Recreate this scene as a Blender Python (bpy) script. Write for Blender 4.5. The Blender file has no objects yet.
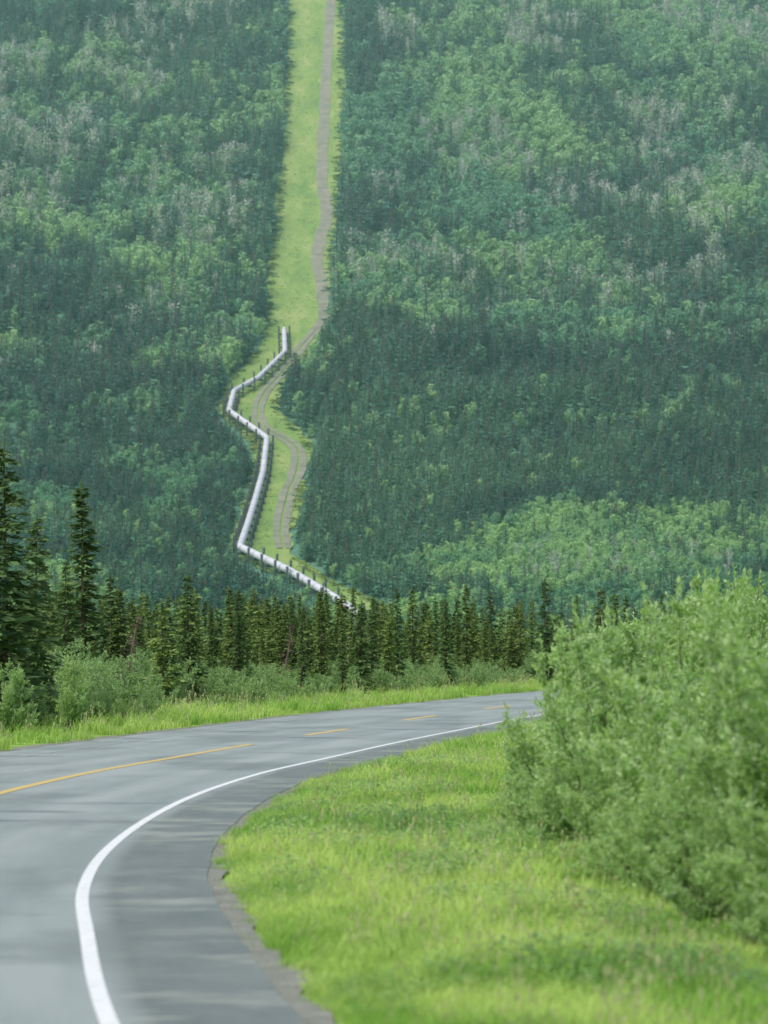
import bpy, math, random
import numpy as np
from mathutils import Vector
random.seed(7); rng=np.random.default_rng(7)
scene=bpy.context.scene
CAMH=2.8; F=3000.0; PITCH=math.atan(128/F)

# ---------------------------------------------------------------- helpers
_tab=np.random.default_rng(3).random((256,256))
def vnoise(x,y):
    x=np.asarray(x,float); y=np.asarray(y,float)
    xi=np.floor(x).astype(int); yi=np.floor(y).astype(int)
    fx=x-xi; fy=y-yi; fx=fx*fx*(3-2*fx); fy=fy*fy*(3-2*fy)
    a=_tab[xi%256,yi%256]; b=_tab[(xi+1)%256,yi%256]; c=_tab[xi%256,(yi+1)%256]; d=_tab[(xi+1)%256,(yi+1)%256]
    return (a*(1-fx)+b*fx)*(1-fy)+(c*(1-fx)+d*fx)*fy
def fbm(x,y,o=3):
    s=0;a=.5;t=0
    for i in range(o):
        s=s+a*vnoise(x*2**i+17.3*i,y*2**i+5.1*i); t+=a; a*=.5
    return s/t
def sstep(a,b,x):
    t=np.clip((x-a)/(b-a),0,1); return t*t*(3-2*t)

# white edge line of the road (metres, x right / y ahead)
Wc=[(9.5,-30),(5.6,-14),(2.3,0),(-0.35,12),(-2.0,21.9),(-2.86,29),(-3.36,33.6),(-3.68,39.6),(-3.68,47.2),(-3.35,54.9),(-2.55,63.2),(-1.5,70),(.44,82.4),(2.36,93.3),(4.95,107.7),(9.6,130),(15.9,158),(26,195),(40,235),(60,280),(85,325)]
def catmull(P,n):
    P=[np.array(p,float) for p in P]; P=[2*P[0]-P[1]]+P+[2*P[-1]-P[-2]]
    out=[]
    for i in range(1,len(P)-2):
        for k in range(n):
            t=k/n;a,b,c,d=P[i-1:i+3]
            out.append(.5*((2*b)+(-a+c)*t+(2*a-5*b+4*c-d)*t*t+(-a+3*b-3*c+d)*t**3))
    out.append(P[-2]); return np.array(out)
W=catmull(Wc,24)
for _ in range(60):
    W[1:-1]=.25*W[:-2]+.5*W[1:-1]+.25*W[2:]
s=np.r_[0,np.cumsum(np.linalg.norm(np.diff(W,axis=0),axis=1))]
SS=np.arange(0,s[-1],.5)
W=np.c_[np.interp(SS,s,W[:,0]),np.interp(SS,s,W[:,1])]
T=np.gradient(W,axis=0); T/=np.linalg.norm(T,axis=1)[:,None]
NR=np.c_[T[:,1],-T[:,0]]          # to the right
def road_offset(x,y):
    x=np.atleast_1d(x).ravel();y=np.atleast_1d(y).ravel()
    res=np.full(len(x),1e3)
    near=(y>-60)&(y<420)
    idx=np.where(near)[0]
    Ws=W[::4];Ns=NR[::4]
    for ch in np.array_split(idx,max(1,len(idx)//20000+1)):
        if len(ch)==0: continue
        dx=x[ch][:,None]-Ws[None,:,0];dy=y[ch][:,None]-Ws[None,:,1]
        j=np.argmin(dx*dx+dy*dy,axis=1); k=np.arange(len(ch))
        res[ch]=dx[k,j]*Ns[j,0]+dy[k,j]*Ns[j,1]
    return res

def Hbase(x,y):
    x=np.asarray(x,float);y=np.asarray(y,float)
    z=np.zeros(np.broadcast(x,y).shape)
    z=z-14*sstep(230,420,y)
    t=np.clip((y-420)/180,0,1)
    m1=.1618*180
    h=-14*(2*t**3-3*t*t+1)+10.8*(-2*t**3+3*t*t)+m1*(t**3-t*t)
    z=np.where(y>420,h,z)
    z=np.where(y>600,2.8+y*(.0133+.0002475*(y-600)),z)
    q=np.clip(y-1450,0,500)
    z=np.where(y>1450,327.3+.582*q-.582*q*q/1000,z)
    return z
def corridor_x(y): return np.interp(y,[560,600,670,815,860,966,1400],[0,-7,-30,-26,-40,-30,-28])
def H(x,y):
    z=Hbase(x,y)
    w=sstep(620,900,y)*sstep(12,70,np.abs(x-corridor_x(y)))
    z=z+w*(18*(fbm(x/85.+3,y/60.,2)-.5)+ 8*(vnoise(x/38.+9,y/36.)-.5))
    return z
def locate(px,py,off=0.):
    # image pixel -> ray from the camera -> point where it meets the hillside
    r=(px-384)/F; u=(512-py)/F
    d=np.array([r, math.cos(PITCH)-u*math.sin(PITCH), math.sin(PITCH)+u*math.cos(PITCH)])
    ts=np.arange(400,1800,.5)
    P=np.array([0,0,CAMH])+ts[:,None]*d
    hh=H(P[:,0],P[:,1])+off
    i=np.argmax(P[:,2]<hh)
    return P[i]

class MB:
    def __init__(s): s.V=[];s.Fc=[];s.M=[];s.n=0
    def add(s,v,f,m=0):
        v=np.asarray(v,float); s.V.append(v)
        f=(np.asarray(f)+s.n).tolist() if isinstance(f,np.ndarray) else [[i+s.n for i in q] for q in f]
        s.Fc+=f; s.M+=[m]*len(f); s.n+=len(v)
    def tube(s,pts,rad,n=5,m=0,cap=True):
        pts=np.array(pts,float);k=len(pts)
        tg=np.gradient(pts,axis=0); tg/=np.linalg.norm(tg,axis=1)[:,None]+1e-9
        ref=np.array([0,0,1.]) if abs(tg[0,2])<.8 else np.array([1.,0,0])
        a=np.cross(tg,ref);a/=np.linalg.norm(a,axis=1)[:,None]+1e-9;b=np.cross(tg,a)
        an=np.arange(n)/n*2*math.pi
        rad=np.array(rad)*np.ones(k)
        v=pts[:,None,:]+rad[:,None,None]*(np.cos(an)[None,:,None]*a[:,None,:]+np.sin(an)[None,:,None]*b[:,None,:])
        f=[[i*n+j,i*n+(j+1)%n,(i+1)*n+(j+1)%n,(i+1)*n+j] for i in range(k-1) for j in range(n)]
        if cap: f+=[list(range(n)),list(range((k-1)*n,k*n))[::-1]]
        s.add(v.reshape(-1,3),f,m)
    def leaves(s,c,d,w,L,Wd,m=0,mid=.45):
        c=np.asarray(c);N=len(c);d=d/(np.linalg.norm(d,axis=1)[:,None]+1e-9)
        sd=np.cross(d,w);sd/=np.linalg.norm(sd,axis=1)[:,None]+1e-9
        L=np.ones(N)*L;Wd=np.ones(N)*Wd
        v=np.stack([c,c+d*(L*mid)[:,None]+sd*(Wd/2)[:,None],c+d*L[:,None],c+d*(L*mid)[:,None]-sd*(Wd/2)[:,None]],1)
        s.add(v.reshape(-1,3),np.arange(4*N).reshape(N,4),m)
    def box(s,c,hx,hy,hz,ax=(1,0,0),m=0):
        ax=np.array(ax,float);ax/=np.linalg.norm(ax);ay=np.array([-ax[1],ax[0],0]);az=np.array([0,0,1.]);c=np.array(c)
        v=[c+i*hx*ax+j*hy*ay+k*hz*az for i in(-1,1) for j in(-1,1) for k in(-1,1)]
        s.add(v,[[0,1,3,2],[4,6,7,5],[0,4,5,1],[2,3,7,6],[0,2,6,4],[1,5,7,3]],m)
    def mesh(s,name,mats,smooth=False):
        me=bpy.data.meshes.new(name)
        me.from_pydata(np.concatenate(s.V).tolist(),[],s.Fc)
        for m in mats: me.materials.append(m)
        me.polygons.foreach_set('material_index',s.M)
        if smooth: me.polygons.foreach_set('use_smooth',[True]*len(me.polygons))
        me.update(); return me
def obj(name,me,loc=(0,0,0),rz=0,sc=1,parent=None):
    o=bpy.data.objects.new(name,me);scene.collection.objects.link(o);o.location=loc;o.rotation_euler=(0,0,rz)
    o.scale=(sc,)*3 if np.isscalar(sc) else sc
    if parent:o.parent=parent
    return o
def rnd(n,a=-1,b=1): return rng.uniform(a,b,n)

# ---------------------------------------------------------------- materials
def newmat(name):
    m=bpy.data.materials.new(name);m.use_nodes=True;nt=m.node_tree;nt.nodes.clear();return m,nt
def N(nt,t,**k):
    n=nt.nodes.new(t)
    for a,b in k.items(): setattr(n,a,b)
    return n
def noise(nt,scale,detail=4,coord=None,rough=.55):
    n=N(nt,'ShaderNodeTexNoise');n.inputs['Scale'].default_value=scale;n.inputs['Detail'].default_value=detail;n.inputs['Roughness'].default_value=rough
    if coord is not None: nt.links.new(coord,n.inputs['Vector'])
    return n.outputs['Fac']
def ramp(nt,fac,stops):
    r=N(nt,'ShaderNodeValToRGB');e=r.color_ramp.elements
    while len(e)<len(stops): e.new(.5)
    for el,(p,c) in zip(e,stops): el.position=p;el.color=(*c,1) if not np.isscalar(c) else (c,c,c,1)
    nt.links.new(fac,r.inputs[0]);return r.outputs[0]
def mix(nt,f,a,b,mode='MIX'):
    m=N(nt,'ShaderNodeMix',data_type='RGBA',blend_type=mode)
    for sk,v in ((m.inputs[0],f),(m.inputs[6],a),(m.inputs[7],b)):
        if hasattr(v,'is_linked'): nt.links.new(v,sk)
        elif isinstance(v,tuple): sk.default_value=(*v,1)
        else: sk.default_value=v
    return m.outputs[2]
def mth(nt,op,a,b=0.,clamp=False):
    m=N(nt,'ShaderNodeMath',operation=op,use_clamp=clamp)
    for i,v in enumerate((a,b)):
        if hasattr(v,'is_linked'): nt.links.new(v,m.inputs[i])
        else: m.inputs[i].default_value=v
    return m.outputs[0]
def mapr(nt,v,a,b,c,d):
    m=N(nt,'ShaderNodeMapRange');nt.links.new(v,m.inputs[0])
    for i,q in enumerate((a,b,c,d)): m.inputs[i+1].default_value=q
    return m.outputs[0]
def finish(nt,col,rough=.7,transl=0.,bump=None,spec=.25,metal=0.):
    p=N(nt,'ShaderNodeBsdfPrincipled');o=N(nt,'ShaderNodeOutputMaterial')
    if hasattr(col,'is_linked'): nt.links.new(col,p.inputs['Base Color'])
    else: p.inputs['Base Color'].default_value=(*col,1)
    if hasattr(rough,'is_linked'): nt.links.new(rough,p.inputs['Roughness'])
    else: p.inputs['Roughness'].default_value=rough
    p.inputs['Specular IOR Level'].default_value=spec;p.inputs['Metallic'].default_value=metal
    if bump:
        b=N(nt,'ShaderNodeBump');b.inputs['Strength'].default_value=bump[1];b.inputs['Distance'].default_value=bump[2]
        nt.links.new(bump[0],b.inputs['Height']);nt.links.new(b.outputs[0],p.inputs['Normal'])
    out=p.outputs[0]
    if transl>0:
        t=N(nt,'ShaderNodeBsdfTranslucent')
        if hasattr(col,'is_linked'): nt.links.new(col,t.inputs['Color'])
        else: t.inputs['Color'].default_value=(*col,1)
        ms=N(nt,'ShaderNodeMixShader');ms.inputs[0].default_value=transl
        nt.links.new(out,ms.inputs[1]);nt.links.new(t.outputs[0],ms.inputs[2]);out=ms.outputs[0]
    nt.links.new(out,o.inputs[0])
def posn(nt): return N(nt,'ShaderNodeNewGeometry').outputs['Position']
HAZE_TINT=(.20,.44,.34)  # pale teal of aerial haze, painted into the hill plant colours
def foliage(name,dark,light,haze=False,tint=True,transl=.3,nscale=2.,spec=.2,back=None,hz=(0.12,.42)):
    m,nt=newmat(name)
    pos=posn(nt)
    f=noise(nt,nscale,2,pos)
    oi=N(nt,'ShaderNodeObjectInfo').outputs['Random']
    v=mth(nt,'ADD',mth(nt,'MULTIPLY',f,.6),mth(nt,'MULTIPLY',oi,.35))
    if tint:
        a=N(nt,'ShaderNodeAttribute',attribute_type='INSTANCER',attribute_name='tint').outputs['Fac']
        v=mth(nt,'ADD',mth(nt,'MULTIPLY',v,.5),mth(nt,'MULTIPLY',a,.6))
    v=mapr(nt,v,.15,.8,0,1)
    c=mix(nt,v,dark,light)
    if back:
        bf=N(nt,'ShaderNodeNewGeometry').outputs['Backfacing']
        c=mix(nt,mth(nt,'MULTIPLY',bf,.8),c,back)
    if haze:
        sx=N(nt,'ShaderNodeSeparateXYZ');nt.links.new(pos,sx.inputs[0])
        c=mix(nt,mapr(nt,sx.outputs[1],560,1450,*hz),c,HAZE_TINT)  # base colour shifts to the painted haze with world distance
    finish(nt,c,.6,transl,spec=spec);return m
m_bark,nt=newmat('bark');finish(nt,ramp(nt,noise(nt,8,4,posn(nt)),[(.3,(.06,.05,.035)),(.7,(.16,.14,.11))]),.9)
m_dead,nt=newmat('dead_wood');finish(nt,ramp(nt,noise(nt,6,4,posn(nt)),[(.3,(.08,.065,.05)),(.7,(.17,.14,.10))]),.9)
m_pale,nt=newmat('pale_birch_bark');finish(nt,ramp(nt,noise(nt,1,3,posn(nt)),[(.3,(.30,.40,.34)),(.7,(.46,.52,.44))]),.9)
m_spr=foliage('spruce_needles',(.075,.15,.055),(.27,.37,.11),nscale=1.3,transl=.3)
m_sprhero=foliage('spruce_needles_roadside',(.07,.15,.06),(.20,.30,.10),tint=False,nscale=1.1,transl=.3)
m_sprh=foliage('spruce_needles_hill',(.035,.14,.10),(.12,.30,.17),haze=True,nscale=.8,transl=.3)  # bluish hill greens, distance haze put into the colour
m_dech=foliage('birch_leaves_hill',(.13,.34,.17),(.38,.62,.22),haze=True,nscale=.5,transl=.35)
m_wil=foliage('willow_leaves',(.19,.38,.08),(.47,.68,.20),tint=False,nscale=.9,transl=.5,back=(.58,.73,.40))
m_shr=foliage('shrub_leaves',(.15,.30,.08),(.34,.52,.16),nscale=.8,transl=.4,back=(.38,.52,.26))
m_gra=foliage('grass_blades',(.24,.47,.07),(.54,.70,.19),nscale=.6,transl=.5)
m_seed=foliage('grass_seedheads',(.38,.42,.19),(.50,.52,.28),nscale=.6,transl=.3)
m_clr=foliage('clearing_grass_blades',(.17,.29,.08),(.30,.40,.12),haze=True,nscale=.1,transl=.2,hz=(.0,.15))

# ground
m_ground,nt=newmat('ground_grass_soil')
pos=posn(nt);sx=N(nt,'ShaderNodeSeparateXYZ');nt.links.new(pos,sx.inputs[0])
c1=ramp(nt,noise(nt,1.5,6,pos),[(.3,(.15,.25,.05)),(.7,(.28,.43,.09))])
c2=ramp(nt,noise(nt,.2,5,pos),[(.3,(.08,.20,.13)),(.7,(.12,.26,.17))])  # far forest floor, haze lift included in its colour
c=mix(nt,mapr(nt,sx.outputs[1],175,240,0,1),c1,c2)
finish(nt,c,.95,bump=(noise(nt,6,4,pos),.6,.1),spec=.1)
# road
def roadmat():
    m,nt=newmat('weathered_asphalt');uv=N(nt,'ShaderNodeUVMap').outputs[0]
    sx=N(nt,'ShaderNodeSeparateXYZ');nt.links.new(uv,sx.inputs[0]);u=sx.outputs[0];v=sx.outputs[1]
    def sc(a,b):
        k=N(nt,'ShaderNodeVectorMath',operation='MULTIPLY');nt.links.new(uv,k.inputs[0]);k.inputs[1].default_value=(a,b,1);return k.outputs[0]
    base=ramp(nt,noise(nt,1,4,sc(.9,.12)),[(.35,(.25,.29,.27)),(.65,(.33,.37,.345))])
    grain=ramp(nt,noise(nt,60,3,uv),[(.3,.78),(.7,1.15)])
    c=mix(nt,1.,base,grain,'MULTIPLY')
    w=mth(nt,'ABSOLUTE',mth(nt,'SUBTRACT',mth(nt,'FRACT',mth(nt,'DIVIDE',mth(nt,'ADD',u,20.35),1.8)),.5))
    tr=mapr(nt,w,.0,.3,1,0)
    c=mix(nt,mth(nt,'MULTIPLY',tr,.3),c,(.40,.43,.40))
    tar=ramp(nt,noise(nt,1,5,sc(.25,.16),.6),[(.49,0.),(.64,1.)])
    c=mix(nt,mth(nt,'MULTIPLY',tar,.6),c,(.15,.175,.16))
    tv=mth(nt,'MULTIPLY',ramp(nt,noise(nt,1,5,sc(.22,.6),.6),[(.56,0.),(.64,1.)]),ramp(nt,noise(nt,1,1,sc(.1,.06)),[(.44,0.),(.54,1.)]))
    c=mix(nt,mth(nt,'MULTIPLY',tv,.6),c,(.11,.13,.125))
    sh=mapr(nt,u,.05,.35,0,1)
    bars=mth(nt,'MULTIPLY',ramp(nt,noise(nt,1,5,sc(.6,1.3),.65),[(.50,0.),(.62,1.)]),ramp(nt,noise(nt,1,1,sc(.2,.12)),[(.42,0.),(.54,1.)]))
    shb=ramp(nt,noise(nt,1,5,sc(1.2,.5),.65),[(.3,(.13,.155,.14)),(.7,(.20,.225,.205))])
    shc=mix(nt,mth(nt,'MULTIPLY',bars,.7),shb,(.34,.37,.31))
    shc=mix(nt,1.,shc,grain,'MULTIPLY')
    c=mix(nt,sh,c,shc)
    finish(nt,c,.5,bump=(noise(nt,90,3,uv),.4,.01),spec=.45);return m
m_road=roadmat()
def paint(name,col,worn,a=.5,b=.75):
    m,nt=newmat(name);pos=posn(nt)
    c=mix(nt,ramp(nt,noise(nt,7,5,pos,.7),[(a,0.),(b,.8)]),col,worn);finish(nt,c,.5,spec=.3);return m
m_white=paint('white_road_paint',(.76,.78,.76),(.45,.47,.47));m_yel=paint('yellow_road_paint',(.66,.47,.13),(.50,.43,.22),.4,.7)
m_worn=paint('worn_white_road_paint',(.50,.53,.51),(.32,.35,.34),.35,.6)
m_grav,nt=newmat('gravel');pos=posn(nt)
c=ramp(nt,noise(nt,26,4,pos,.75),[(.3,(.12,.14,.11)),(.5,(.24,.25,.21)),(.7,(.40,.40,.34))])
c=mix(nt,1.,c,ramp(nt,noise(nt,2.5,3,pos),[(.3,.7),(.7,1.1)]),'MULTIPLY')
finish(nt,c,.9,bump=(noise(nt,30,3,pos,.7),.8,.03))
m_clear,nt=newmat('clearing_grass');pos=posn(nt)
k=N(nt,'ShaderNodeVectorMath',operation='MULTIPLY');nt.links.new(pos,k.inputs[0]);k.inputs[1].default_value=(.12,.035,.0)
c=ramp(nt,noise(nt,1.,6,k.outputs[0],.7),[(.3,(.12,.24,.07)),(.5,(.20,.33,.09)),(.72,(.32,.40,.15))])
finish(nt,c,.95,spec=.1)
m_track,nt=newmat('dirt_track_gravel');finish(nt,ramp(nt,noise(nt,.25,5,posn(nt)),[(.3,(.16,.20,.14)),(.7,(.28,.30,.23))]),.95,spec=.1)
m_pipe,nt=newmat('galvanised_pipe_jacket');finish(nt,ramp(nt,noise(nt,.15,3,posn(nt)),[(.3,(.62,.68,.73)),(.7,(.76,.81,.85))]),.4,metal=.2,spec=.5)
m_post,nt=newmat('dark_steel_post');finish(nt,(.05,.08,.075),.6)
m_rad,nt=newmat('radiator_fins');finish(nt,(.10,.14,.14),.5,metal=.2)
m_band,nt=newmat('pipe_clamp_band');finish(nt,(.44,.50,.52),.5,metal=.2)

# ---------------------------------------------------------------- ground sheet
xs=np.unique(np.r_[np.arange(-1800,-260,70),np.arange(-260,-45,5),np.arange(-45,70,1.),np.arange(70,260,5),np.arange(260,1801,70)])
ys=np.unique(np.r_[np.arange(-150,-30,20),np.arange(-30,250,1.),np.arange(250,600,8),np.arange(600,1500,5),np.arange(1500,3001,60)])
X,Y=np.meshgrid(xs,ys)
Z=H(X,Y)-.03
ro=road_offset(X,Y).reshape(X.shape)
def verge(ro,x,y):
    v=np.where(ro>0,sstep(2.2,8,ro),sstep(9.5,16,-ro))*(y<240)
    return v*(.5*(fbm(x/6.,y/6.)-.5))
Z=Z+verge(ro,X,Y)
nx,ny=len(xs),len(ys)
idx=np.arange(nx*ny).reshape(ny,nx)
q=np.stack([idx[:-1,:-1],idx[:-1,1:],idx[1:,1:],idx[1:,:-1]],-1).reshape(-1,4)
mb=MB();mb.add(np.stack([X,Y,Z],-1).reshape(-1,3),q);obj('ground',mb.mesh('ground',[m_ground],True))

# ---------------------------------------------------------------- road
def ribbon(name,offs,z,mat,s0=0,s1=None,jit=0.):
    sel=np.arange(len(SS));sel=sel[(SS>=s0)&(SS<=(s1 if s1 else SS[-1]))]
    P=W[sel];Nn=NR[sel]
    offs=np.array(offs,float)
    O=np.tile(offs,(len(sel),1))
    if jit: O[:,-1]+=jit*(fbm(SS[sel]*.8,SS[sel]*0+3,3)-.5)*2
    pts=P[:,None,:]+O[:,:,None]*Nn[:,None,:]
    v=np.concatenate([pts,np.full(pts.shape[:2]+(1,),z)],-1).reshape(-1,3)
    n=len(offs);idx=np.arange(len(v)).reshape(-1,n)
    q=np.stack([idx[:-1,:-1],idx[:-1,1:],idx[1:,1:],idx[1:,:-1]],-1).reshape(-1,4)
    m=MB();m.add(v,q);me=m.mesh(name,[mat])
    U=np.c_[O.ravel(),np.repeat(SS[sel],n)]
    l=me.uv_layers.new(name='UVMap');vi=np.zeros(len(me.loops),int);me.loops.foreach_get('vertex_index',vi)
    l.data.foreach_set('uv',U[vi].ravel())
    return me
obj('road',ribbon('road',[-8.6,-6,-3.6,-1.5,0,.7,1.42],.012,m_road,jit=.03))
obj('gravel_shoulder',ribbon('gravel_shoulder',[1.2,1.5,1.72],.004,m_grav,jit=.22))
obj('gravel_shoulder',ribbon('gravel_shoulder_far',[-8.3,-8.9,-9.2],.004,m_grav,jit=.3))
obj('road_edge_line',ribbon('road_edge_line',[-.07,.07],.018,m_white))
obj('road_edge_line',ribbon('road_edge_line_far',[-7.45,-7.36],.018,m_worn))
def s_at(y): return float(np.interp(y,W[:,1],SS))
rl=bpy.data.objects.new('road_centre_line',None);scene.collection.objects.link(rl)
obj('solid_stripe',ribbon('solid_stripe',[-3.75,-3.53],.018,m_yel,0,s_at(80)),parent=rl)
a=s_at(87)
while a<SS[-1]-10:
    obj('dash',ribbon('dash',[-3.76,-3.51],.018,m_yel,a,a+7),parent=rl);a+=17

# ---------------------------------------------------------------- vegetation prototypes
def spruce(h,R,seed,near=True,top=.0,bare=.06):
    r=np.random.default_rng(seed);m=MB()
    bend=r.uniform(-.02,.02,2)*h
    def tp(z): t=z/h;return np.array([bend[0]*t*t,bend[1]*t*t,z])
    zs=np.linspace(0,h,7 if near else 3)
    m.tube([tp(z) for z in zs],[max(.012,(.018*h)*(1-z/h)) for z in zs],6 if near else 3,0)
    step=.17 if near else h/15.
    nb=8 if near else 6;ns=11 if near else 3
    z=h*bare
    C=[];D=[];L=[];WW=[]
    while z<h*.99:
        t=z/h
        prof=(1-t)**.8*min(1,(t+.12)/.28)
        rr=R*prof*(r.uniform(.6,1.15))+ .07*R
        for b in range(nb):
            if r.random()<.12: continue
            a=r.uniform(0,6.283);l=rr*r.uniform(.55,1.15)
            dh=np.array([math.cos(a),math.sin(a),0]);sd=np.array([-dh[1],dh[0],0])
            o=tp(z+r.uniform(-.5,.5)*step)
            for k in range(ns):
                u=(k+r.uniform(0,1))/ns
                p=o+dh*l*u+np.array([0,0,-.35*l*u+.18*l*u*u])
                side=r.uniform(-1,1)
                d=dh*1.+sd*side*1.2+np.array([0,0,r.uniform(-.6,.25)])
                C.append(p);D.append(d)
                if near: L.append((.12+.24*l)*r.uniform(.7,1.3));WW.append(.5*L[-1])
                else: L.append((.5*l+.1*R)*r.uniform(.8,1.3));WW.append(.55*L[-1])
        z+=step*r.uniform(.8,1.2)
    C=np.array(C);D=np.array(D);Nn=len(C)
    up=np.c_[r.uniform(-.6,.6,Nn),r.uniform(-.6,.6,Nn),np.ones(Nn)]
    if not near: up[:,1]-=.5
    m.leaves(C,D,up,np.array(L),np.array(WW),1)
    k=10;m.leaves(np.array([tp(h*.96)]*k)+np.c_[np.zeros(k),np.zeros(k),r.uniform(-.03,.03,k)*h],np.c_[r.uniform(-.4,.4,k),r.uniform(-.4,.4,k),np.ones(k)],r.uniform(-1,1,(k,3)),.03*h,.012*h,1)
    return m
def decid(h,R,seed,n=420,cs=.5):
    r=np.random.default_rng(seed);m=MB()
    m.tube([(0,0,0),(r.uniform(-.2,.2),0,h*.5),(r.uniform(-.3,.3),0,h*.92)],[.08,.055,.02],4,0)
    C=[];NN=[]
    nc=12
    for i in range(nc):
        t=r.uniform(.22,1.);a=r.uniform(0,6.28);rad=R*math.sin(math.pi*min(1,max(.05,(t-.12)/.95)))**.7*.62
        c=np.array([math.cos(a)*rad*r.uniform(.3,1),math.sin(a)*rad*r.uniform(.3,1),h*t*.93])
        if i<6: m.tube([(0,0,h*t*.6),c],[.04,.015],3,0)
        k=n//nc;v=r.normal(size=(k,3));v/=np.linalg.norm(v,axis=1)[:,None]
        C.append(c+v*np.array([.42,.42,.46])*R*r.uniform(.65,1.1)*r.uniform(.7,1.1,(k,1)));NN.append(v)
    C=np.concatenate(C);NN=np.concatenate(NN);k=len(C)
    nr=NN+r.normal(0,.45,(k,3));tg=np.cross(nr,r.normal(size=(k,3)))
    m.leaves(C,tg,nr,cs*r.uniform(.7,1.3,k),cs*.8,1)
    return m
def bare(h,seed):
    r=np.random.default_rng(seed);m=MB()
    m.tube([(0,0,0),(.1,0,h*.6),(0,.1,h)],[.13,.10,.03],4,0)
    for i in range(22):
        z=h*r.uniform(.3,.9);a=r.uniform(0,6.28);l=h*.2*r.uniform(.6,1.2)
        m.tube([(0,0,z),(math.cos(a)*l*.5,math.sin(a)*l*.5,z+l*.9)],[.06,.03],3,0,False)
    k=130;m.leaves(np.c_[r.normal(0,.7,k),r.normal(0,.7,k),h*r.uniform(.45,1.,k)],r.normal(size=(k,3)),r.normal(size=(k,3)),.4,.25,0)
    k=70;m.leaves(np.c_[r.normal(0,.9,k),r.normal(0,.9,k),h*r.uniform(.3,.9,k)],r.normal(size=(k,3)),r.normal(size=(k,3)),.45,.35,1)
    return m
def willow(h,R,seed,nst=24,leaf=.09,tw=3,nl=22,shoots=0):
    r=np.random.default_rng(seed);m=MB();C=[];D=[]
    for i in range(nst+shoots):
        sh=i>=nst
        a=r.uniform(0,6.283);q=r.uniform(0,1)**.6;out=R*q*(.75 if sh else 1);hh=h*(1.08-.45*q*q)*r.uniform(.66,1.08)
        if sh: hh=h*r.uniform(1.0,1.25)
        if i%4==0 and not sh: hh*=.5;out*=1.15
        b=np.array([math.cos(a),math.sin(a)])*r.uniform(.05,.25)*R
        e=np.array([math.cos(a),math.sin(a)])*out
        ts=np.linspace(0,1,12)
        P=np.c_[b[0]+(e[0]-b[0])*ts**1.1,b[1]+(e[1]-b[1])*ts**1.1,hh*(1-(1-ts)**1.25)]
        P[:,:2]+=np.cumsum(r.normal(0,.025,(12,2)),0)
        m.tube(P,np.linspace(.02,.004,12),4,0,False)
        for k in range(0 if i%2==0 else 2,12):
            for j in range(tw+ (1 if k>7 else 0)):
                ta=r.uniform(0,6.283);l=r.uniform(.3,.65)*(1-.35*(k/12))*h/3.
                if sh: l*=.6
                d=np.array([math.cos(ta),math.sin(ta),r.uniform(.1 if k<3 else .3,1.6)]) ;d/=np.linalg.norm(d)
                u=r.uniform(0.05,1,nl)
                pk=P[k]+r.uniform(-.5,.5)*(P[k]-P[k-1] if k else P[1]-P[0])
                C.append(pk+d*l*u[:,None]+r.normal(0,.02,(nl,3)))
                D.append(d*.9+r.normal(0,.5,(nl,3)))
        d=np.array([e[0]*.2,e[1]*.2,1.]);u=r.uniform(0,1,nl)
        C.append(P[-1]+d*u[:,None]*.45*h/3);D.append(d*.9+r.normal(0,.45,(nl,3)))
    C=np.concatenate(C);D=np.concatenate(D);k=len(C)
    m.leaves(C,D,r.normal(size=(k,3)),leaf*r.uniform(.7,1.35,k),leaf*.38*r.uniform(.8,1.2,k),1)
    return m
def tuft(seed,n=42,h=.3,wd=.016,sp=.17,seedh=0):
    r=np.random.default_rng(seed);m=MB()
    for i in range(n):
        a=r.uniform(0,6.283);b=np.array([*(r.normal(0,sp*.55,2)),-.02]);hh=h*r.uniform(.45,1.15);ln=r.uniform(.2,1.)*hh
        d=np.array([math.cos(a),math.sin(a),0]);s2=np.array([-d[1],d[0],0])*wd*r.uniform(.7,1.3)
        p1=b+d*ln*.3+np.array([0,0,hh*.6]);p2=b+d*ln+np.array([0,0,hh*.95])
        m.add([b-s2*.5,b+s2*.5,p1+s2*.45,p1-s2*.45,p2],[[0,1,2,3],[3,2,4]],0)
        if i<seedh:
            t=b+d*ln*.3+np.array([0,0,hh*1.5])
            m.add([b,b+s2*.3,t+s2*.3,t],[[0,1,2,3]],1)
            k=4;m.leaves(np.array([t]*k)-np.c_[np.zeros((k,2)),r.uniform(0,.08,k)],np.c_[r.uniform(-.4,.4,(k,2)),np.ones(k)],r.normal(size=(k,3)),.06,.02,1)
    return m
def weed(seed,h=.3,n=70,leaf=.07):
    r=np.random.default_rng(seed);m=MB()
    C=np.c_[r.normal(0,.12,(n,2)),r.uniform(.02,h,n)]
    m.leaves(C,np.c_[r.normal(0,1,(n,2)),r.uniform(-.2,.6,n)],np.c_[r.normal(0,.3,(n,2)),np.ones(n)],leaf*r.uniform(.6,1.2,n),leaf*.5,0)
    return m

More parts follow.
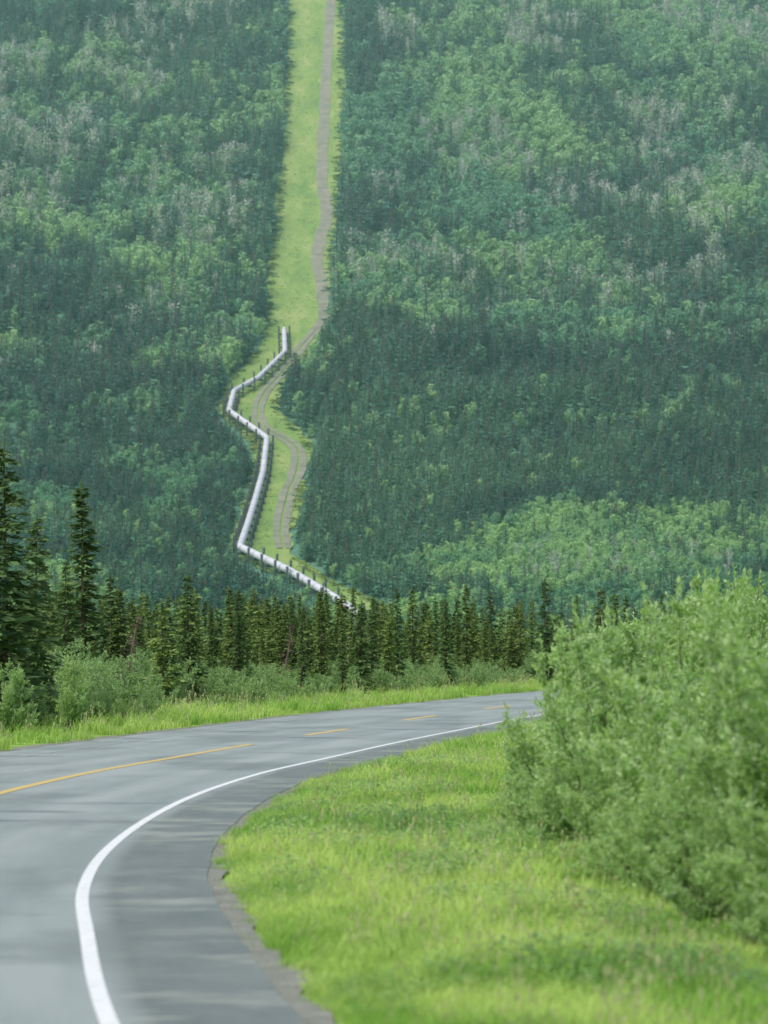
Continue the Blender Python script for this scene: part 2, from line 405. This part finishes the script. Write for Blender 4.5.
def coll(name,items):
    c=bpy.data.collections.new(name)
    for i,me in enumerate(items):
        o=bpy.data.objects.new(me.name,me);c.objects.link(o)
    return c
def scatter(name,pts,idx,scale,tint,collection,tilt=.05):
    n=len(pts);me=bpy.data.meshes.new(name+'_points');me.from_pydata(np.asarray(pts).tolist(),[],[])
    rot=np.c_[rng.normal(0,tilt,n),rng.normal(0,tilt,n),rng.uniform(0,6.283,n)]
    if np.ndim(scale)==1: scale=np.c_[scale,scale,scale]
    a=me.attributes.new('rot','FLOAT_VECTOR','POINT');a.data.foreach_set('vector',rot.ravel())
    a=me.attributes.new('scl','FLOAT_VECTOR','POINT');a.data.foreach_set('vector',np.asarray(scale,float).ravel())
    a=me.attributes.new('pick','INT','POINT');a.data.foreach_set('value',np.asarray(idx,int))
    a=me.attributes.new('tint','FLOAT','POINT');a.data.foreach_set('value',np.asarray(tint,float))
    o=obj(name,me)
    ng=bpy.data.node_groups.new(name,'GeometryNodeTree')
    ng.interface.new_socket('Geometry',in_out='INPUT',socket_type='NodeSocketGeometry')
    ng.interface.new_socket('Geometry',in_out='OUTPUT',socket_type='NodeSocketGeometry')
    gi=ng.nodes.new('NodeGroupInput');go=ng.nodes.new('NodeGroupOutput');iop=ng.nodes.new('GeometryNodeInstanceOnPoints')
    ci=ng.nodes.new('GeometryNodeCollectionInfo');ci.inputs['Collection'].default_value=collection
    ci.inputs['Separate Children'].default_value=True;ci.inputs['Reset Children'].default_value=True
    def na(nm,t):
        k=ng.nodes.new('GeometryNodeInputNamedAttribute');k.data_type=t;k.inputs['Name'].default_value=nm;return k.outputs[0]
    L=ng.links.new
    L(gi.outputs[0],iop.inputs['Points']);L(ci.outputs[0],iop.inputs['Instance']);iop.inputs['Pick Instance'].default_value=True
    L(na('pick','INT'),iop.inputs['Instance Index']);L(na('rot','FLOAT_VECTOR'),iop.inputs['Rotation']);L(na('scl','FLOAT_VECTOR'),iop.inputs['Scale'])
    L(iop.outputs[0],go.inputs[0])
    md=o.modifiers.new('scatter','NODES');md.node_group=ng
    return o

# ---------------------------------------------------------------- pipeline corridor
CL=[(0,288,342),(60,287,344),(100,286,344),(150,282,341),(200,277,338),(250,272,334),(300,267,328),(320,267,331),(340,263,318),(365,246,300),(385,226,284),(410,219,276),(428,236,294),(442,251,310),(460,256,311),(480,252,305),(510,243,299),(540,234,291),(555,238,291),(568,258,308),(582,292,330),(596,326,360),(612,352,392)]
cy=[];cl=[];cr=[]
for y,l,r_ in CL:
    a=locate(l,y);b=locate(r_,y);ym=.5*(a[1]+b[1]);cy.append(ym);cl.append(a[0]);cr.append(b[0])
o_=np.argsort(cy);cy=np.array(cy)[o_];cl=np.array(cl)[o_];cr=np.array(cr)[o_]
cy=np.r_[cy,1480,1800];cl=np.r_[cl,cl[-1]+1,cl[-1]+1];cr=np.r_[cr,cr[-1]+1,cr[-1]+1]
yy=np.arange(cy[0],1800,2.)
cross=np.linspace(0,1,12)
jl=1.6*(fbm(yy/9.,yy*0+1,2)-.5)*2;jr=1.6*(fbm(yy/9.,yy*0+7,2)-.5)*2
XL=np.interp(yy,cy,cl)+jl;XR=np.interp(yy,cy,cr)+jr
gx=XL[:,None]+(XR-XL)[:,None]*cross;gy=np.repeat(yy[:,None],12,1)
gz=H(gx,gy)+.25
idx=np.arange(gx.size).reshape(gx.shape)
q=np.stack([idx[:-1,:-1],idx[:-1,1:],idx[1:,1:],idx[1:,:-1]],-1).reshape(-1,4)
mb=MB();mb.add(np.stack([gx,gy,gz],-1).reshape(-1,3),q);obj('pipeline_clearing',mb.mesh('pipeline_clearing',[m_clear],True))
TR=[(0,331),(60,327),(120,324),(180,322),(215,327),(240,320),(262,317),(285,322),(305,323),(320,324),(335,312),(350,300),(370,285),(385,272),(400,261),(412,258),(426,262),(436,277),(446,293),(458,299),(475,296),(495,288),(515,283),(535,281),(550,284)]
tp=np.array([locate(x,y) for y,x in TR]);o_=np.argsort(tp[:,1]);tp=tp[o_]
tpp=catmull(tp[:,:2],10)
tg=np.gradient(tpp,axis=0);tg/=np.linalg.norm(tg,axis=1)[:,None];nn=np.c_[tg[:,1],-tg[:,0]]
mb=MB()
def strip(w0,w1,dz):
    wj=.3*(fbm(tpp[:,1]/5,tpp[:,1]*0,2)-.5)
    pts=np.stack([tpp+nn*(w0+wj)[:,None],tpp+nn*(w1+wj)[:,None]],1)
    z=H(pts[...,0],pts[...,1])+dz
    v=np.concatenate([pts,z[...,None]],-1).reshape(-1,3);i=np.arange(len(v)).reshape(-1,2)
    mb.add(v,np.stack([i[:-1,0],i[:-1,1],i[1:,1],i[1:,0]],-1))
one=np.ones(len(tpp))
mer=.0+.28*sstep(980,930,tpp[:,1])
wt=1.9+.9*(fbm(tpp[:,1]/14,tpp[:,1]*0+4,2)-.5)+.3*sstep(960,1100,tpp[:,1])
strip(-wt,-mer-.02,.42);strip(mer+.02,wt,.42)
obj('dirt_track',mb.mesh('dirt_track',[m_track],True))

# pipeline
PP=[(284,329),(285,352),(258,378),(234,391),(229,411),(267,438),(263,472),(240,547),(290,571),(322,590),(350,604)]
pw=[locate(x,y,2.6) for x,y in PP]
pw=[np.array([p[0],p[1],0]) for p in pw]
pw+= [np.array([pw[-1][0]+2.2,pw[-1][1]-12,0]),np.array([-4.2,548,0]),np.array([-3,505,0])]
pw2=[pw[0]]
for a,b in zip(pw[:-1],pw[1:]):
    k=max(1,int(np.linalg.norm(b-a)//28))
    for i in range(1,k+1): pw2.append(a+(b-a)*i/k)
pw=pw2
for p in pw:p[2]=float(H(p[0],p[1]))+2.6-1.2*float(sstep(590,570,p[1]))
pipe=bpy.data.objects.new('pipeline',None);scene.collection.objects.link(pipe)
path=[]
allp=[np.array([pw[0][0],pw[0][1]+7,float(H(pw[0][0],pw[0][1]+7))-.6])]+pw
for i,p in enumerate(allp):
    if 0<i<len(allp)-1:
        a=allp[i-1]-p;b=allp[i+1]-p;ra=min(1.6,np.linalg.norm(a)*.3);rb=min(1.6,np.linalg.norm(b)*.3)
        A=p+a/np.linalg.norm(a)*ra;B=p+b/np.linalg.norm(b)*rb
        for t in np.linspace(0,1,6): path.append((1-t)**2*A+2*t*(1-t)*p+t*t*B)
    else: path.append(p)
mb=MB();mb.tube(path,.79,16,0)
obj('pipe',mb.mesh('pipe',[m_pipe],True),parent=pipe)
mb=MB();nxt=3.
for a,b in zip(allp[1:-1],allp[2:]):
    L_=np.linalg.norm(b-a);d=(b-a)/L_
    t=nxt
    while t<L_:
        c=a+d*t;hd=np.array([d[0],d[1],0]);hd/=np.linalg.norm(hd);sd=np.array([-hd[1],hd[0],0])
        for s_ in(-1,1):
            p=c+sd*s_*1.7;g=float(H(p[0],p[1]))
            mb.tube([(p[0],p[1],g-.5),(p[0],p[1],c[2]+.7)],[.25,.25],7,0)
            mb.tube([(p[0],p[1],c[2]+.7),(p[0],p[1],c[2]+1.5)],[.31,.31],7,1)
        mb.box(c-np.array([0,0,1.12]),1.95,.22,.25,sd,0)
        mb.box(c-np.array([0,0,.83]),.7,.45,.12,sd,0)
        mb.tube([c-d*.12,c+d*.12],[.83,.83],14,2)
        t+=9.5
    nxt=t-L_
obj('support_bents',mb.mesh('support_bents',[m_post,m_rad,m_band]),parent=pipe)

# ---------------------------------------------------------------- hillside forest
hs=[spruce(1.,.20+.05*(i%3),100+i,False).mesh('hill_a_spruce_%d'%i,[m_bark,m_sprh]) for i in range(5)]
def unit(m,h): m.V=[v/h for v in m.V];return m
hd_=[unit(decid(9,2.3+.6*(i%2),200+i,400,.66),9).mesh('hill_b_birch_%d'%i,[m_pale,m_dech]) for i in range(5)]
hb=[unit(bare(9,300+i),9).mesh('hill_c_bare_birch_%d'%i,[m_pale,m_dech]) for i in range(2)]
hill_c=coll('hill_trees',hs+hd_+hb)
def jgrid(y0,y1,sp,half):
    ys_=np.arange(y0,y1,sp);P=[]
    for y in ys_:
        w=half(y);x=np.arange(-w,w,sp);P.append(np.c_[x+rnd(len(x))*sp*.6,np.full(len(x),y)+rnd(len(x))*sp*.6])
    return np.concatenate(P)
half=lambda y:.128*y*1.22+12
P=np.concatenate([jgrid(500,600,2.7,half),jgrid(600,800,2.05,half),jgrid(800,960,2.8,half),jgrid(960,1490,3.7,half)])
x,y=P[:,0],P[:,1]
keep=np.ones(len(P),bool)
for t in (0,4,8,13,18,23):
    L0=np.interp(y+t,cy,cl);R0=np.interp(y+t,cy,cr);mg=.6+1.2*vnoise(x/3+t*0,y/5) if t<10 else .0
    ins=(x>L0-mg)&(x<R0+mg)&(y+t>cy[0])
    keep&=~ins
P=P[keep];x,y=P[:,0],P[:,1]
xw=x+16*(vnoise(x/30,y/30)-.5);yw=y+70*(fbm(x/55+31,y/90+7,3)-.5)
nA=fbm(xw/42+4,yw/40+2,3);nB=fbm(x/13+40,y/18+11,2)
xn=x/(.128*y)
db=np.zeros(len(x))
def bump(y0,y1,s=25): return sstep(y0-s,y0+s,yw)*(1-sstep(y1-s,y1+s,yw))
db+= .45*sstep(.15,.8,xn)*bump(560,662,20)+ .2*sstep(-.1,.3,xn)*bump(600,675,16)
db+= -.65*bump(700,885,22)
db+= .45*bump(905,975,25)*sstep(-.1,.3,xn)+.4*bump(770,860)*(1-sstep(-.75,-.35,xn))
db+= -.5*bump(990,1060,25)*sstep(0,.3,xn)
db+= -.25*bump(880,960)*(1-sstep(-.5,-.2,xn))
db+= .3*sstep(1060,1120,yw)*sstep(-.2,.2,xn)-.15*sstep(1000,1100,yw)*(1-sstep(-.3,-.1,xn))
pd=(nA*.6+nB*.4-.5)*4.8+.34+db
patch=(((x-136)/17)**2+((y-1125)/13)**2)<1+.8*(vnoise(x/6,y/6)-.5)
isd=(rng.random(len(x))<np.clip(pd,.06,.90))|patch
isb=(rng.random(len(x))<np.clip((fbm(x/35+70,y/45+8,2)-.46)*2.0*sstep(940,1120,y)+.015*(y>900),0,.42))|((np.abs(xn-.62)<.28)&(y>612)&(y<665)&(rng.random(len(x))<.14))
isb&=~patch
pick=np.where(isd,rng.integers(5,10,len(x)),rng.integers(0,5,len(x)));pick=np.where(isb,rng.integers(10,12,len(x)),pick)
hh=np.interp(y,[500,640,780,900,1100,1450],[5.,3.8,4.8,7.6,9.8,10.3])*rng.uniform(.6,1.4,len(x))
wsp=rng.uniform(.85,1.25,len(x))*np.where(isd,1.15,1.15)
hh=np.where(isd,hh*.9,hh*1.15)
tint=np.clip((fbm(xw/40+9,yw/38+3,3)-.5)*3.0+.5+rng.normal(0,.22,len(x)),-.15,1.3)
tint=np.where(patch,2.1,tint)
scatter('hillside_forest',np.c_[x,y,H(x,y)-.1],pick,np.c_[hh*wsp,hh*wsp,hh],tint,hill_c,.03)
print('hill trees',len(x))

def low(seed,n=50):
    r=np.random.default_rng(seed);m=MB();a=r.uniform(0,6.28,n);q=np.sqrt(r.uniform(0,1,n))
    C=np.c_[np.cos(a)*q,np.sin(a)*q,(1-q*q)*.5*r.uniform(.1,1,n)]
    m.leaves(C,np.c_[r.normal(0,.6,(n,2)),r.uniform(.2,1,n)],np.c_[r.normal(0,.5,(n,2)),np.ones(n)],.5,.28,0);return m
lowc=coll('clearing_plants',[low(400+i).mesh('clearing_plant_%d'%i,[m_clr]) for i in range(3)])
ny_=5200;y=rng.uniform(cy[0],1470,ny_);u=rng.uniform(0,1,ny_);L0=np.interp(y,cy,cl);R0=np.interp(y,cy,cr);x=L0+(R0-L0)*u
tx=np.interp(y,tpp[:,1],tpp[:,0]);edge=np.minimum(u,1-u)
k=(np.abs(x-tx)>2.6)
x=x[k];y=y[k];edge=edge[k]
sc=rng.uniform(.25,.6,len(x))*(1+2.0*(edge<.09))
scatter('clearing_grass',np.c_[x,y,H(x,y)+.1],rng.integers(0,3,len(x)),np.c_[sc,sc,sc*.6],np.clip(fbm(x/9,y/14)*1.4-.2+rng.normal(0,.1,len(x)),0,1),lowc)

# ---------------------------------------------------------------- valley haze: thin real scattering air between the road and the hill
m_haze=bpy.data.materials.new('valley_haze_air');m_haze.use_nodes=True;nt=m_haze.node_tree;nt.nodes.clear()
vs=N(nt,'ShaderNodeVolumeScatter');vs.inputs['Color'].default_value=(.48,.93,.84,1);vs.inputs['Density'].default_value=.00023;vs.inputs['Anisotropy'].default_value=.0
o=N(nt,'ShaderNodeOutputMaterial');nt.links.new(vs.outputs[0],o.inputs['Volume'])
mb=MB();mb.box((0,1130,205),900,850,245,(1,0,0),0)
obj('valley_haze',mb.mesh('valley_haze',[m_haze]))

# ---------------------------------------------------------------- near spruces
ns_=[]
for i,(h,R) in enumerate([(5.5,1.05),(4.6,.9),(6.2,.95),(3.6,.85),(5.0,.62),(7.5,1.75)]):
    ns_.append(unit(spruce(h,R,500+i,True),h).mesh('near_spruce_%d'%i,[m_bark,m_spr]))
nearc=coll('near_spruces',ns_)
hero_me=[]
for me in ns_:
    c_=me.copy();c_.materials[1]=m_sprhero;hero_me.append(c_)
n=2000;x=rng.uniform(-45,70,n);y=rng.uniform(98,260,n);ro=road_offset(x,y)
k=(ro<-14-5*vnoise(x/8,y/8))&(ro>-120)
k&=~((x<-8)&(y<118))
x=x[k];y=y[k];ro=ro[k]
hh=rng.uniform(2.6,6.2,len(x))*np.interp(y,[100,160,290],[.72,1.,1.12]);hh=np.where(rng.random(len(x))<.3,hh*.55,hh)
w=hh*rng.uniform(.7,1.15,len(x))
scatter('spruce_forest',np.c_[x,y,H(x,y)-.05],rng.integers(0,5,len(x)),np.c_[w,w,hh],np.clip(rng.normal(.5,.3,len(x)),0,1),nearc,.045)
print('near spruces',len(x))
def hero(px,top,d,wf=1.,k=2,tilt=0):
    X=(px-384)*d/F;h=(640-top)*d/F+CAMH
    o=obj('spruce_tree',hero_me[k],(X,d,float(H(X,d))-.05),random.uniform(0,6),(h*wf,h*wf,h));o.rotation_euler[1]=tilt
for a in [(6,440,98,.95,5),(36,512,103,.85,5),(-30,440,94,1.1,5),(84,482,128,1.15,4),(64,560,120,.9,2),(112,573,126,.9,1),(188,570,128,.95,0),(168,606,124,.9,3),(240,590,140,.9,2),(302,604,145,.8,4),(398,588,160,.8,2),(360,603,150,1.0,1),(372,594,156,.8,2),(343,610,150,.8,4),(446,598,170,.9,2),(545,578,178,.8,1),(600,585,120,.9,0),(628,592,112,.8,4)]: hero(*a)
def snag(h,seed,lean):
    r=np.random.default_rng(seed);m=MB();m.tube([(0,0,0),(lean*.5,0,h*.5),(lean*.9,0,h)],[.09,.07,.02],6,0)
    C=[];D=[]
    for i in range(60):
        t=r.uniform(.2,1);a=r.uniform(0,6.28);l=.6*(1-t)+.15;p=np.array([lean*t*.9,0,h*t]);e=p+np.array([math.cos(a)*l,math.sin(a)*l,-.25*l])
        m.tube([p,e],[.016,.004],3,0,False)
        for j in range(6): C.append(p+(e-p)*r.uniform(0,1));D.append(r.normal(size=3))
    C=np.array(C);D=np.array(D);m.leaves(C,D,r.normal(size=D.shape),.13,.05,0);return m
for px,top,d,ln in [(118,618,118,.9),(280,625,150,.7)]:
    X=(px-384)*d/F;h=(640-top)*d/F+CAMH
    obj('dead_tree',snag(h,int(px),ln).mesh('dead_tree',[m_dead]),(X,d,0))

# ---------------------------------------------------------------- willows
wl=[willow(3.2,1.35,600,22,.105,shoots=7).mesh('willow_bush_a',[m_bark,m_wil]),willow(3.0,1.2,601,20,.105,shoots=7).mesh('willow_bush_b',[m_bark,m_wil]),willow(2.6,1.4,602,22,.10,shoots=4).mesh('willow_bush_c',[m_bark,m_wil])]
WB=[(3.05,39.5,0,.74),(2.65,43.5,1,.68),(3.6,36.3,2,.90),(4.4,40.5,0,.80),(3.55,33.2,2,.80),(4.6,33.0,1,.80),(3.9,30.0,2,.82),(5.6,36.5,0,.77),(3.3,48,0,.76),(4.7,46.5,1,.86),(6.4,43,2,.96),(4.2,54,1,.84),(6.0,52.5,0,.85),(5.2,62,2,1.0),(7.2,61,0,.88),(8.4,50,1,.9),(6.3,72,1,1.0),(8.6,71,0,.92),(8.0,83,2,1.15),(10.5,81,0,1.02),(10.2,95,1,1.05),(12.6,93,0,1.05),(12.2,109,0,1.05),(15,107,1,1.1),(4.6,27.3,1,.80),(5.0,30.2,0,.75),
# low suckers at the foot of the thicket
(2.3,39.3,2,.42),(2.05,42.,2,.34),(2.7,35.8,2,.45),(2.6,33.9,2,.34),(2.9,31.8,2,.45),(3.1,29.4,2,.40),(3.5,27.4,2,.5),(3.6,25.6,2,.42),(4.3,25.2,2,.6),(2.3,46,2,.4)]
for i,(X_,Y_,k,s_) in enumerate(WB):
    obj('willow_bush',wl[k],(X_,Y_,-.05),i*1.7,(s_*1.0,s_*1.0,s_*(1+.12*math.sin(i*2.3))))
shc=coll('shrubs',[unit(willow(1.6,1.0,700+i,16,.10,2,9),1.6).mesh('low_shrub_%d'%i,[m_bark,m_shr]) for i in range(4)])
n=5600;x=rng.uniform(-38,60,n);y=rng.uniform(66,250,n);ro=road_offset(x,y)
k=(ro<-12.3-2.0*vnoise(x/5,y/5))&(ro>-26)&((fbm(x/6,y/6,2)>.40)|(ro<-15))
x=x[k];y=y[k];ro=ro[k]
hh=rng.uniform(.6,1.45,len(x))*(1+.6*sstep(-6,-14,x))*np.interp(-ro,[12,17],[.6,1.15])
scatter('roadside_shrubs',np.c_[x,y,H(x,y)-.05],rng.integers(0,4,len(x)),hh,np.clip(fbm(x/7,y/9)*1.2-.1,0,1),shc)
for X_,Y_,s_ in [(-12.4,90,1.1),(-14.6,93,1.3),(-10.9,88,.55),(-11.8,86.5,.6),(-9.6,92,.6)]: obj('willow_bush',wl[1],(X_,Y_,-.05),X_,s_)

# ---------------------------------------------------------------- grass
gp=[tuft(800+i,42,.24+.05*(i%3)).mesh('tuft_%d'%i,[m_gra,m_seed]) for i in range(4)]
gp+=[tuft(810+i,34,.32,seedh=5).mesh('tuft_seed_%d'%i,[m_gra,m_seed]) for i in range(2)]
gp+=[weed(820+i).mesh('weed_%d'%i,[m_shr]) for i in range(2)]
gc=coll('grass_tufts',gp)
n=50000
d=18+95*rng.uniform(0,1,n)**1.35;x=rng.uniform(-1,1,n)*.128*1.3*(d)+rng.uniform(0,1.5,n);y=d
ro=road_offset(x,y)
k=(ro>1.56+.25*vnoise(x*1.5,y*1.5)-.1*sstep(30,40,y))&(ro<16)
x=x[k];y=y[k];ro=ro[k]
pick=rng.integers(0,4,len(x));r1=rng.random(len(x));pick=np.where(r1<.06,rng.integers(4,6,len(x)),pick)
pw_=fbm(x/2.,y/3.,2);pick=np.where((r1>.80)&(pw_>.54),rng.integers(6,8,len(x)),pick)
sc=rng.uniform(.6,1.15,len(x))*(.5+1.*fbm(x/1.8,y/2.5,2))*np.interp(ro,[1.6,2.6],[.45,1.])*np.interp(y,[20,110],[.88,1.35])
tn=np.clip((fbm(x/1.3,y/2.2,3)-.5)*3.4+.5+rng.normal(0,.1,len(x)),0,1)
zz=verge(ro,x,y)-.03
n2=20000;x2=rng.uniform(-36,50,n2);y2=rng.uniform(60,235,n2);ro2=road_offset(x2,y2);k=(ro2<-9.0)&(ro2>-19);x2=x2[k];y2=y2[k];ro2=ro2[k]
x=np.r_[x,x2];y=np.r_[y,y2];zz=np.r_[zz,verge(ro2,x2,y2)-.03];pick=np.r_[pick,rng.integers(0,6,len(x2))];sc=np.r_[sc,rng.uniform(1.,2.,len(x2))];tn=np.r_[tn,np.clip(fbm(x2/4,y2/6,3)*1.5-.3,0,1)]
print('grass all',len(x))
scatter('roadside_grass',np.c_[x,y,zz],pick,np.c_[sc,sc,sc],tn,gc,.08)

# ---------------------------------------------------------------- light, world, camera
w=bpy.data.worlds.new('World');scene.world=w;w.use_nodes=True;nt=w.node_tree
bg=nt.nodes['Background'];sky=nt.nodes.new('ShaderNodeTexSky');sky.sky_type='NISHITA';sky.sun_disc=False
sky.sun_elevation=math.radians(52);sky.sun_rotation=math.radians(-140);sky.air_density=1.2;sky.dust_density=3
nt.links.new(sky.outputs[0],bg.inputs[0]);bg.inputs[1].default_value=.15
sl=bpy.data.lights.new('sun','SUN');sl.energy=2.9;sl.angle=math.radians(45);sl.color=(1,.98,.93)
so=bpy.data.objects.new('sun',sl);scene.collection.objects.link(so);so.rotation_euler=(math.radians(38),0,math.radians(-40))
cam=bpy.data.cameras.new('camera');co=bpy.data.objects.new('camera',cam);scene.collection.objects.link(co)
co.location=(0,0,CAMH);co.rotation_euler=(math.pi/2+PITCH,0,0)
cam.sensor_fit='VERTICAL';cam.sensor_height=36;cam.lens=F/1024*36;cam.clip_end=6000;cam.clip_start=.5
cam.dof.use_dof=True;cam.dof.focus_distance=95;cam.dof.aperture_fstop=1.9
scene.camera=co
scene.view_settings.view_transform='Standard';scene.view_settings.look='None';scene.view_settings.exposure=0
